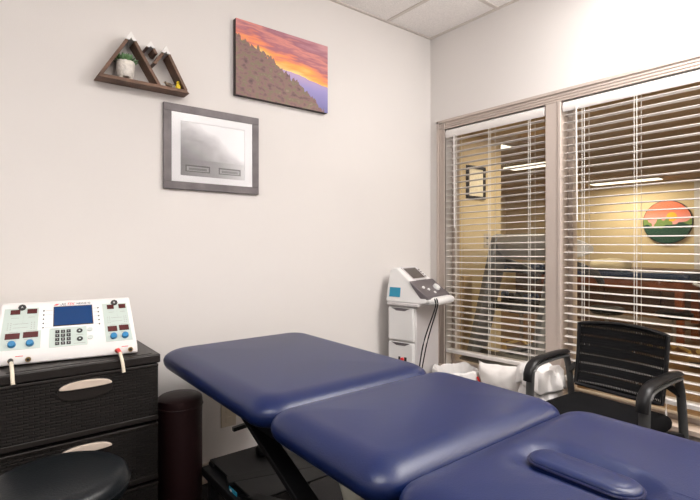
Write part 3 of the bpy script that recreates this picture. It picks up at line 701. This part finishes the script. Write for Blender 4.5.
for v_ in (.61, .775): g = B(); fdisc(g, .652, v_, .0075, .003, 20, sx=1.2); obj('oval_button', g, 'palebutton', t)
g = B(); fquad(g, .55, .70, .60, .708, off=.0016, th=.001); fquad(g, .53, .868, .615, .876, off=.0016, th=.001); fquad(g, .37, .552, .42, .558, off=.0016, th=.001); obj('keypad_print', g, 'steel', kp)
g = B(); fquad(g, .392, .035, .418, .065, off=.0006, th=.001)
for v in g.verts: v.co.x += .004 if v.co.z > (p1 - sl * SLN * .05).z else -.004
obj('logo_mark', g, 'redink', t)
ftext('-XL', .452, .052, .0145, 'ink', .35, name='logo_lettering'); ftext('TEK', .512, .050, .0145, 'redink', .35, name='logo_lettering'); ftext('NEXUS 32', .615, .048, .0105, 'ink', 0, name='logo_lettering')
# jacks on the lower lip and their leads
for u_, red in ((-.395, None), (-.345, 0), (-.070, 1), (-.025, 0)):
    g = B(); cyl(g, (u_, -.003, .019), .0085, .006, 'Y', 20); jk = obj('jack', g, 'brass', t); g = B(); cyl(g, (u_, -.0065, .019), .0045, .002, 'Y', 14); obj('jack_hole', g, 'ink', jk)
g = B()
for x0_ in (-.382, -.055): bb(g, x0_, x0_ + .022, -.0008, .001, .031, .033)
obj('lip_print', g, 'redink', t)
for u_, m_, lbl in ((-.395, 'ink', 'white lead with a black plug'), (-.070, 'red', 'white lead with a red plug')):
    g = B(); tube(g, [(u_, -.006, .020), (u_ + .003, -.020, .024), (u_ + .008, -.046, .018)], lambda q: .0075 - .0015 * q, 12); pl = obj('plug', g, m_, t); pl['label'] = lbl
    g = B(); tube(g, [(u_ + .007, -.040, .020), (u_ + .012, -.075, .017), (u_ + .018, -.112, .006), (u_ + .021, -.130, -.014), (u_ + .023, -.134, -.030)] if u_ < -.2 else [(u_ + .007, -.040, .020), (u_ + .010, -.064, .008), (u_ + .015, -.078, -.018), (u_ + .018, -.082, -.045)], .0058, 12); obj('lead', g, 'cream', pl)

# ------------------------------------------------------------------ burgundy bolster and black stool
g = B(); lathe(g, [(.0, FL), (.085, FL), (.094, FL + .012), (.094, .55), (.096, .61), (.093, .628), (.082, .636), (.04, .640), (0, .641)], (-1.905, -.262, 0), 48)
t = thing('bolster', 'burgundy vinyl bolster standing on end between drawer unit and blue table', 'bolster', (-1.905, -.262, FL))
for v in g.verts: v.co -= Vector((-1.905, -.262, FL))
obj('cover', g, 'burg', t, smooth=True)
g = B(); tube(g, [(.0955 * math.cos(a), .0955 * math.sin(a), .515) for a in [2 * math.pi * k / 32 for k in range(33)]], .0035, 6, False); obj('seam_piping', g, 'burg', t, smooth=True)
t = thing('rolling_stool', 'round black vinyl stool in front of the drawer unit', 'stool', (-2.415, -.735, FL))
HS = .625 - FL
g = B(); lathe(g, [(0, HS - .085), (.150, HS - .085), (.176, HS - .078), (.188, HS - .058), (.190, HS - .036), (.184, HS - .016), (.170, HS - .005), (.14, HS + .0), (.09, HS + .003), (0, HS + .004)], n=64); obj('seat', g, 'bvinyl', t, smooth=True)
g = B(); tube(g, [(.1895 * math.cos(a), .1895 * math.sin(a), HS - .040) for a in [2 * math.pi * k / 48 for k in range(49)]], .0028, 6, False); obj('seam_piping', g, 'bvinyl', t, smooth=True)
g = B(); cyl(g, (0, 0, .27), .022, .33); cyl(g, (0, 0, .18), .032, .18); obj('gas_column', g, 'black', t)
for k in range(5):
    a = 2 * math.pi * k / 5 + .5; ca, sa = math.cos(a), math.sin(a)
    g = B(); tube(g, [(.02 * ca, .02 * sa, .11), (.12 * ca, .12 * sa, .10), (.23 * ca, .23 * sa, .065)], lambda q: .018 - .006 * q, 10, True); lg = obj('leg', g, 'black', t)
    g = B(); cyl(g, (.23 * ca, .23 * sa, .026), .026, .036, 'X', 18); obj('caster', g, 'blackgloss', lg)

# ------------------------------------------------------------------ mesh chair
t = thing('guest_chair', 'black mesh-back armchair in front of the wide window', 'chair', (-.365, -1.350, FL), R(-94))
# local: faces -y, width along x ; back at +y
SH = .545 - FL
g = B(); pad(g, 0, .0, .46, .42, SH - .075, SH, .035, .035, .02, .008, inner=8); obj('seat', g, 'bfabric', t, smooth=True)
g = bb(B(), -.22, .22, -.20, .16, SH - .088, SH - .072); obj('seat_pan', g, 'blackgloss', t)
zb, zt_ = .585 - FL, .885 - FL
def backpt(u, v):  # u -1..1, v 0..1
    w2 = .200 + .006 * v; bulge = -.0 + .030 * (u * u) * -1
    y = .185 + .045 * v + bulge + .010 * math.sin(math.pi * v)
    z = zb + (zt_ - zb) * v + (.018 * (1 - u * u) * v) - .012 * (1 - v) * (1 - u * u)
    return Vector((u * w2, y, z))
g = B(); nu, nv = 24, 14; G0 = [[g.verts.new(backpt(-1 + 2 * i / nu, j / nv)) for i in range(nu + 1)] for j in range(nv + 1)]
for j in range(nv):
    for i in range(nu): g.faces.new((G0[j][i], G0[j][i + 1], G0[j + 1][i + 1], G0[j + 1][i]))
o = obj('mesh_back', g, 'mesh', t, smooth=True); sm = o.modifiers.new('s', 'SOLIDIFY'); sm.thickness = .004; sm.offset = 0
per = [backpt(-1 + 2 * i / 16, 0) for i in range(16)] + [backpt(1, j / 8) for j in range(8)] + [backpt(1 - 2 * i / 16, 1) for i in range(16)] + [backpt(-1, 1 - j / 8) for j in range(9)]
g = B(); tube(g, per, .012, 10, False, sx=.75, sy=1.0, up=(0, 1, 0)); obj('back_rim', g, 'blackgloss', t, smooth=True)
for s in (-1, 1):
    X_ = s * .258
    zA = .715 - FL
    # arm-and-legs side frame
    g = B(); tube(g, [(X_, -.165, 0), (X_, -.152, .25), (X_, -.138, zA - .075), (X_, -.120, zA - .035), (X_, -.085, zA - .014), (X_, .02, zA - .004), (X_, .17, zA + .0)], .017, 12, True, sx=.5, sy=1.35, up=(1, 0, 0)); obj('front_leg', g, 'chairleg', t, smooth=True)
    g = B(); tube(g, [(X_, .165, zA + .002), (X_, .20, zA - .10), (X_, .245, .22), (X_, .285, 0)], .016, 12, True, sx=.5, sy=1.2, up=(1, 0, 0)); obj('rear_leg', g, 'chairleg', t, smooth=True)
    g = B(); tube(g, [(X_, -.162, zA - .085), (X_, -.156, zA - .045), (X_, -.132, zA - .010), (X_, -.085, zA + .010), (X_, -.01, zA + .018), (X_, .09, zA + .022), (X_, .165, zA + .020)], lambda q: .020 - .002 * abs(q - .5), 12, True, sx=.62, sy=1.3, up=(1, 0, 0)); obj('armrest', g, 'blackgloss', t, smooth=True)
    for p_, q2_ in (((X_, .20, zb + .10 - .05), (s * .205, .178, zb + .09)), ((X_, -.150, SH - .10), (s * .20, -.15, SH - .088)), ((X_, .225, SH - .10), (s * .2, .15, SH - .088))):
        obj('bracket', beam(B(), p_, q2_, .02, .03), 'blackgloss', t, bevel=.003)

# ------------------------------------------------------------------ therapy cart near the corner
t = thing('ultrasound_cart', 'tall white therapy cart with tilted grey control panel in the room corner', 'medical cart', (-.448, -.284, FL), R(14))
# local: x right 0..W, y back 0..D, front faces -y
CW, CD = .31, .20; CZ = .90 - FL
g = bb(B(), .0, CW, 0, CD, .03, CZ); obj('cart_body', g, 'cartgrey', t, bevel=.012, seg=3)
for z0, z1 in ((.60, CZ - .01), (.345, .59), (.09, .335)):
    g = B(); bb(g, -.022, .004, .006, CD - .006, z0, z1)
    for v in g.verts:
        if v.co.z > z1 - .01 and v.co.x < -.01: v.co.z -= .0
    o = obj('side_bin', g, 'white', t, bevel=.010, seg=3)
    g = B(); prism(g, [(.03, z1 - .002), (CD - .03, z1 - .002), (CD / 2 + .03, z1 - .020), (CD / 2 - .03, z1 - .020)], -.0236, -.0222, 'X'); obj('finger_notch', g, 'cartpanel', o)
    if z1 == .59:
        obj('printed_label', bb(B(), -.0235, -.021, .10, .115, .46, .50), 'ink', o); obj('printed_label', bb(B(), -.0235, -.021, .055, .072, .46, .50), 'ink', o)
        g = B(); cyl(g, (-.028, .085, .485), .012, .014, 'X', 16); obj('stop_button', g, 'red', o, bevel=.002)
obj('top_tray', bb(B(), -.026, CW + .004, -.035, CD + .004, CZ, CZ + .022), 'cartgrey', t, bevel=.006)
prof = [(-.075, .025), (-.085, .040), (-.080, .060), (-.02, .105), (.09, .195), (.150, .238), (.175, .240), (.200, .225), (.212, .12), (.215, .022), (-.02, .022)]
g = B(); prism(g, [(y, z + CZ) for y, z in prof], -.02, CW + .0, 'X')
for v in g.verts:
    k = (v.co.z - CZ) / .24
    v.co.x += (.035 * k if v.co.x < .1 else -.045 * k)
con = obj('console_shell', g, 'white', t, bevel=.014, seg=4)
q0 = Vector((0, -.02, .105 + CZ)); q1 = Vector((0, .150, .238 + CZ)); s2 = (q1 - q0); SL2 = s2.length; s2.normalize(); n2 = Vector((1, 0, 0)).cross(s2); n2 = n2 if n2.z > 0 else -n2
def cq(bm, x0, x1, a0, a1, off=.003, th=.006):
    vs = []
    for o_ in (off - th, off): vs.append([bm.verts.new(Vector((x_, 0, 0)) + q0 + s2 * a_ * SL2 + n2 * o_) for x_, a_ in ((x0, a0), (x1, a0), (x1, a1), (x0, a1))])
    a, b = vs; bm.faces.new(a[::-1]); bm.faces.new(b)
    for i in range(4): bm.faces.new((a[i], a[(i + 1) % 4], b[(i + 1) % 4], b[i]))
    return bm
g = B(); prism(g, [(-.087, .050 + CZ), (-.083, .068 + CZ), (-.02, .110 + CZ), (.030, .150 + CZ), (.045, .160 + CZ), (.02, .12 + CZ), (-.03, .06 + CZ), (-.045, .045 + CZ)], -.012, CW - .012, 'X'); cp = obj('control_panel', g, 'cartpanel', t, bevel=.006, seg=3)
g = cq(B(), .055, .235, .42, .98, .004); obj('screen_bezel', g, 'cartgrey', t); g = cq(B(), .068, .222, .47, .93, .0055); obj('screen', g, 'cartscreen', t)
g = B()
for k in range(4): cq(g, .240, .252, .50 + k * .10, .56 + k * .10, .005)
for k in range(5): cq(g, .08 + k * .027, .097 + k * .027, .34, .39, .005)
obj('buttons', g, 'cartpanel', t)
def disc_c(bm, x_, a_, r_, h_):
    m = Matrix((Vector((1, 0, 0)), s2, n2)).transposed().to_4x4(); m.translation = Vector((x_, 0, 0)) + q0 + s2 * a_ * SL2 + n2 * (h_ / 2 + .004)
    bmesh.ops.create_cone(bm, cap_ends=True, segments=24, radius1=r_, radius2=r_ * .85, depth=h_, matrix=m); return bm
obj('dial', disc_c(B(), .215, -.02, .026, .020), 'white', cp, bevel=.003)
for xx, aa in ((.07, .06), (.105, -.05), (.14, -.20)): obj('white_key', disc_c(B(), xx, aa, .010, .008), 'white', cp)
g = B(); pad(g, CW / 2 + .01, -.075, CW - .03, .11, CZ + .012, CZ + .060, .04, .02, .015, .004, inner=4); obj('front_lip', g, 'white', t, smooth=True)
g = bb(B(), -.012, -.0085, .110, .190, CZ + .055, CZ + .115)
for v in g.verts: v.co.x += .035 * ((v.co.z - CZ) / .24) - .0125 + .002
o = obj('sticker', g, 'sticker', con); o['label'] = 'blue sticker on the console side'
for dx, l_ in ((-.005, .0), (.022, .02)):
    g = B(); tube(g, [(dx + .03, -.115, CZ + .055), (dx + .0, -.136, CZ + .045), (dx - .01, -.138, CZ + .0), (dx - .03 + l_, -.07, CZ - .22), (dx - .035, -.03, CZ - .48), (dx - .03, -.02, CZ - .55), (dx + .0, -.012, CZ - .52)], .0042, 8); obj('cable', g, 'blackgloss', t)
for sx in (.03, CW - .03):
    for sy in (.03, CD - .03): obj('caster', cyl(B(), (sx, sy, .028), .028, .02, 'X', 16), 'blackgloss', t)

# ------------------------------------------------------------------ bin, pillow and bag by the window
def wob(bm, amp, sc_, seed=0):
    for v in bm.verts: v.co += Vector((noise.noise(v.co * sc_ + Vector((seed, 0, 0))), noise.noise(v.co * sc_ + Vector((0, seed + 5, 0))), noise.noise(v.co * sc_ + Vector((0, 0, seed + 9))))) * amp
t = thing('waste_bin', 'waste bin with an open white liner beside the white cart', 'bin', (-.215, -.405, FL))
g = B(); lathe(g, [(.0, 0), (.105, 0), (.135, .375), (.130, .378), (.100, .01), (0, .012)], n=32); o = obj('bin_body', g, 'white', t, smooth=True)
g = B(); n = 64; rings = []
for r_, z_ in ((.115, .20), (.127, .34), (.130, .405), (.134, .425), (.142, .418), (.146, .38), (.150, .32), (.156, .27)):
    rr = []
    for k in range(n):
        a = 2 * math.pi * k / n; fz = .007 * math.sin(3 * a + 1) + .004 * math.sin(7 * a); fr = .003 * math.sin(11 * a + z_ * 30) + .004 * math.sin(23 * a + z_ * 50)
        if z_ > .4: fz *= 1.3
        rr.append(g.verts.new(((r_ + fr) * math.cos(a), (r_ + fr) * math.sin(a), z_ + fz)))
    rings.append(rr)
for a_, b_ in zip(rings, rings[1:]):
    for k in range(n): g.faces.new((a_[k], a_[(k + 1) % n], b_[(k + 1) % n], b_[k]))
o = obj('liner', g, 'bag', t, smooth=True); sm = o.modifiers.new('s', 'SOLIDIFY'); sm.thickness = .002
g = B(); tube(g, [(.02, -.152, .40), (.03, -.160, .37), (.045, -.158, .33)], .006, 8); obj('red_tie', g, 'red', t)

def pillow(bm, w_, h_, th, n=26):
    for side in (-1, 1):
        grid = []
        for j in range(n + 1):
            row = []
            for i in range(n + 1):
                u, v = -1 + 2 * i / n, -1 + 2 * j / n
                prf = max(0, (1 - u ** 4) * (1 - v ** 4)) ** .55
                pin = 1 - .10 * (1 - abs(u)) ** 1 * 0 
                px_ = u * w_ / 2 * (1 - .07 * (1 - v * v) * abs(u) ** 3); py_ = v * h_ / 2 * (1 - .07 * (1 - u * u) * abs(v) ** 3)
                row.append(bm.verts.new((px_, side * th / 2 * prf, py_)))
            grid.append(row)
        for j in range(n):
            for i in range(n): bm.faces.new((grid[j][i], grid[j][i + 1], grid[j + 1][i + 1], grid[j + 1][i]))
    bmesh.ops.remove_doubles(bm, verts=bm.verts, dist=.0005)
g = B(); pillow(g, .255, .50, .13); wob(g, .014, 7, 3); wob(g, .007, 22, 1)
o = tag(obj('pillow', g, 'pillow', smooth=True, loc=(-.135, -.690, FL + .258), rot=(0, R(0), R(90))), 'white pillow standing under the narrow blind beside the bin', 'pillow')
o.rotation_euler = (R(5), R(-3), R(-86))
# bulky tied bag
g = B(); bmesh.ops.create_icosphere(g, subdivisions=5, radius=1)
for v in g.verts:
    p = v.co.copy(); r_ = 1
    z_ = p.z; s_ = 1.0 if z_ < .55 else 1 - .15 * (z_ - .55)
    sq = lambda q: math.copysign(abs(q) ** .75, q)
    v.co = Vector((sq(p.x) * .100 * s_, sq(p.y) * .104 * s_, sq(p.z) * .262))
    f1 = noise.noise(v.co * 9) * .012; f2 = (1 - 2 * abs(noise.noise(v.co * 16 + Vector((3, 1, 2))))) * .012; f3 = (1 - 2 * abs(noise.noise(v.co * 34))) * .006
    v.co += p * (f1 + f2 + f3)
    if v.co.z < -.262: v.co.z = -.262
t = thing('stuffed_bag', 'bulky white stuffed bag with a folded-over top behind the chair arm', 'bag', (-.165, -.955, FL + .275))
obj('sack', g, 'bag', t, smooth=True)
g = B(); n = 72; rings = []
for r_, z_ in ((.03, .240), (.07, .262), (.100, .272), (.118, .252), (.128, .215), (.132, .175), (.126, .160)):
    rr = []
    for k in range(n):
        a = 2 * math.pi * k / n; q = .006 * math.sin(5 * a + 20 * z_) + .007 * math.sin(11 * a + 2 + 40 * z_) + .003 * math.sin(23 * a) + .006 * math.sin(2 * a)
        rr.append(g.verts.new(((r_ * .88 + q) * math.cos(a), (r_ + q) * math.sin(a), z_ + .014 * math.sin(3 * a) + .008 * math.sin(9 * a + 30 * r_))))
    rings.append(rr)
for a_, b_ in zip(rings, rings[1:]):
    for k in range(n): g.faces.new((a_[k], a_[(k + 1) % n], b_[(k + 1) % n], b_[k]))
o = obj('folded_top', g, 'bag', t, smooth=True); sm = o.modifiers.new('s', 'SOLIDIFY'); sm.thickness = .003

# ------------------------------------------------------------------ on the left wall
t = thing('wall_outlet', 'beige outlet on the left wall low under the blue table', 'outlet', (-1.565, 0, .400))
obj('plate', bb(B(), -.042, .042, -.006, 0, -.062, .062), 'outlet', t, bevel=.002)
for zz in (-.025, .025): obj('socket', bb(B(), -.016, .016, -.0075, -.005, zz - .014, zz + .014), 'outlet', t, bevel=.001)
# canvas
t = thing('canvas_print', 'frameless canvas of an orange sunset over wooded blue ridges', 'picture', (-1.242, 0, 2.280))
g = bb(B(), -.295, .295, -.032, -.001, -.200, .200); obj('stretcher', g, 'edge', t)
obj('printed_face', bb(B(), -.295, .295, -.034, -.031, -.200, .200), 'sunset', t)
# framed picture
t = thing('framed_picture', 'grey wood framed graded grey picture with two low panels and a wide white mat', 'picture', (-1.648, 0, 1.771))
fw, fh, ft = .252, .2075, .038
g = B(); bb(g, -fw, fw, -.018, -.001, fh - ft, fh); obj('frame_rail', g, 'frame', t, bevel=.002)
g = B(); bb(g, -fw, fw, -.018, -.001, -fh, -fh + ft); obj('frame_rail', g, 'frame', t, bevel=.002)
for s in (-1, 1):
    g = B(); bb(g, s * fw, s * (fw - ft), -.0178, -.001, -fh + ft, fh - ft); obj('frame_rail', g, 'frame', t, bevel=.002)
g = B(); iw, ih, mt = fw - ft, fh - ft, .044
bb(g, -iw, iw, -.014, -.010, ih - mt + .005, ih); bb(g, -iw, iw, -.014, -.010, -ih, -ih + mt - .012); bb(g, -iw, -iw + mt, -.014, -.010, -ih + mt - .012, ih - mt + .005); bb(g, iw - mt, iw, -.014, -.010, -ih + mt - .012, ih - mt + .005)
obj('mat', g, 'matboard', t)
obj('photograph', bb(B(), -iw + mt - .004, iw - mt + .004, -.010, -.006, -ih + mt - .016, ih - mt + .009), 'photo', t)
obj('glass', bb(B(), -iw, iw, -.0155, -.0145, -ih, ih), 'pglass', t)

# mountain shelf
t = thing('mountain_shelf', 'dark wood shelf of three snow-capped mountain triangles', 'shelf', (-2.01, 0, 1.99))
OX = 2.01
def q_(x, z): return (x + OX, z - 1.99)
def plank(name, a, b, th, m, side=1, y0=-.100, y1=0.0, par=None, cut=0):
    a, b = Vector(a), Vector(b); d_ = (b - a).normalized(); nn = Vector((-d_.y, d_.x)) * th * side
    g = B(); prism(g, [tuple(a), tuple(b), tuple(b + nn), tuple(a + nn)], y0, y1, 'Y'); return obj(name, g, m, par or t, bevel=.0012)
BZ = 2.023
g = B(); prism(g, [q_(-2.197, BZ - .004), q_(-1.797, BZ - .004), q_(-1.812, BZ + .011), q_(-2.182, BZ + .011)], -.08, 0, 'Y'); obj('base_board', g, 'wood', t, bevel=.0012)
zb_ = BZ + .011
def peak(ax, az, lx, lz, rx, rz, th=.014, cap=.036):
    """two planks meeting at an apex, white painted tips"""
    for (fx, fz, s_) in ((lx, lz, -1), (rx, rz, 1)):
        A_ = Vector(q_(ax, az)); F_ = Vector(q_(fx, fz)); L_ = (F_ - A_).length; d_ = (F_ - A_) / L_; nn = Vector((-d_.y, d_.x)); 
        if nn.y > 0: nn = -nn
        # apex: inner edge shortened on the vertical through the apex
        inn = A_ + Vector((0, -th / abs(d_.x) if abs(d_.x) > .1 else -th))
        c0 = A_ + d_ * cap; c1 = c0 + nn * th
        g = B(); prism(g, [tuple(A_), tuple(c0), tuple(c1 - d_ * .006), tuple(inn)], -.0805, 0, 'Y'); obj('snow_cap', g, 'snow', t)
        k = (F_.y - c0.y) / d_.y; fo = c0 + d_ * k; ki = (F_.y - c1.y) / d_.y; fi = c1 + d_ * ki
        g = B(); prism(g, [tuple(c0), tuple(fo), tuple(fi), tuple(c1)] if True else [], -.08, 0, 'Y'); obj('plank', g, 'wood', t, bevel=.001)
peak(-2.060, 2.247, -2.188, zb_, -1.930, zb_, cap=.044)
peak(-1.975, 2.226, -1.9985, 2.192, -1.944, 2.174, .012, .034)
peak(-1.906, 2.222, -1.966, 2.126, -1.806, zb_, .013, .040)
# succulent
t = thing('potted_succulent', 'small green succulent in a footed white textured pot on the mountain shelf', 'plant', (-2.075, -.042, zb_ + .0005))
g = B(); lathe(g, [(0, .012), (.029, .012), (.034, .018), (.037, .030), (.040, .078), (.037, .083), (.034, .081), (.034, .072), (0, .072)], n=40); obj('pot', g, 'pot', t, smooth=True)
for k in range(3):
    a = 2 * math.pi * k / 3 - .52; g = B(); cyl(g, (.022 * math.cos(a), .022 * math.sin(a), .0065), .006, .013, n=12, r2=.009); obj('pot_foot', g, 'pot', t)
for r_ in range(34):
    lay = r_ // 9; a = r_ * 2.4; tl = R(18 + lay * 19 + random.uniform(-5, 5)); L_ = .050 - lay * .007
    d_ = Vector((math.cos(a) * math.cos(tl), math.sin(a) * math.cos(tl), math.sin(tl))); b_ = Vector((.009 * math.cos(a), .009 * math.sin(a), .074 + lay * .003))
    g = B(); tube(g, [b_, b_ + d_ * L_ * .5, b_ + d_ * L_ * .85 + Vector((0, 0, .003)), b_ + d_ * L_ + Vector((0, 0, .006))], lambda q: max(.0075 * math.sin(math.pi * (.25 + .72 * q)), .0006), 8, sy=.5); obj('leaf', g, 'leaf', t, smooth=True)
# little figurines
t = thing('bird_figurine', 'tiny grey brown bird figurine on the right of the mountain shelf', 'figurine', (-1.885, -.050, zb_ + .0005), R(20))
g = B(); bmesh.ops.create_uvsphere(g, u_segments=20, v_segments=12, radius=.012, matrix=Matrix.Translation((0, 0, .0165)) @ Matrix.Diagonal((1.6, .8, .85, 1)))
bmesh.ops.create_uvsphere(g, u_segments=14, v_segments=10, radius=.006, matrix=Matrix.Translation((-.019, 0, .022))); obj('body', g, 'drift', t, smooth=True)
g = B(); tube(g, [(.014, 0, .019), (.028, 0, .026), (.045, 0, .034)], lambda q: .0045 - .002 * q, 8, sy=.5); obj('tail', g, 'drift', t)
g = B(); cyl(g, (-.027, 0, .021), .0018, .008, 'X', 8, .0004); obj('beak', g, 'gold', t)
g = B(); cyl(g, (.002, .003, .004), .001, .008, n=6); cyl(g, (.002, -.003, .004), .001, .008, n=6); obj('feet', g, 'ink', t)
t = thing('yellow_figurine', 'tiny bright yellow figurine at the right end of the mountain shelf', 'figurine', (-1.846, -.060, zb_ + .0005))
g = B(); lathe(g, [(0, 0), (.0105, 0), (.012, .006), (.0115, .016), (.008, .022), (.0055, .025), (.0075, .031), (.0065, .037), (0, .040)], n=20)
obj('body', g, 'yellow', t, smooth=True)
g = B(); cyl(g, (0, -.0085, .030), .0025, .006, 'Y', 8, .0008); obj('beak', g, 'orange', t)

# ------------------------------------------------------------------ lower everything so the floor is at zero
for o in list(sc.objects):
    if o.parent is None: o.location.z -= FL
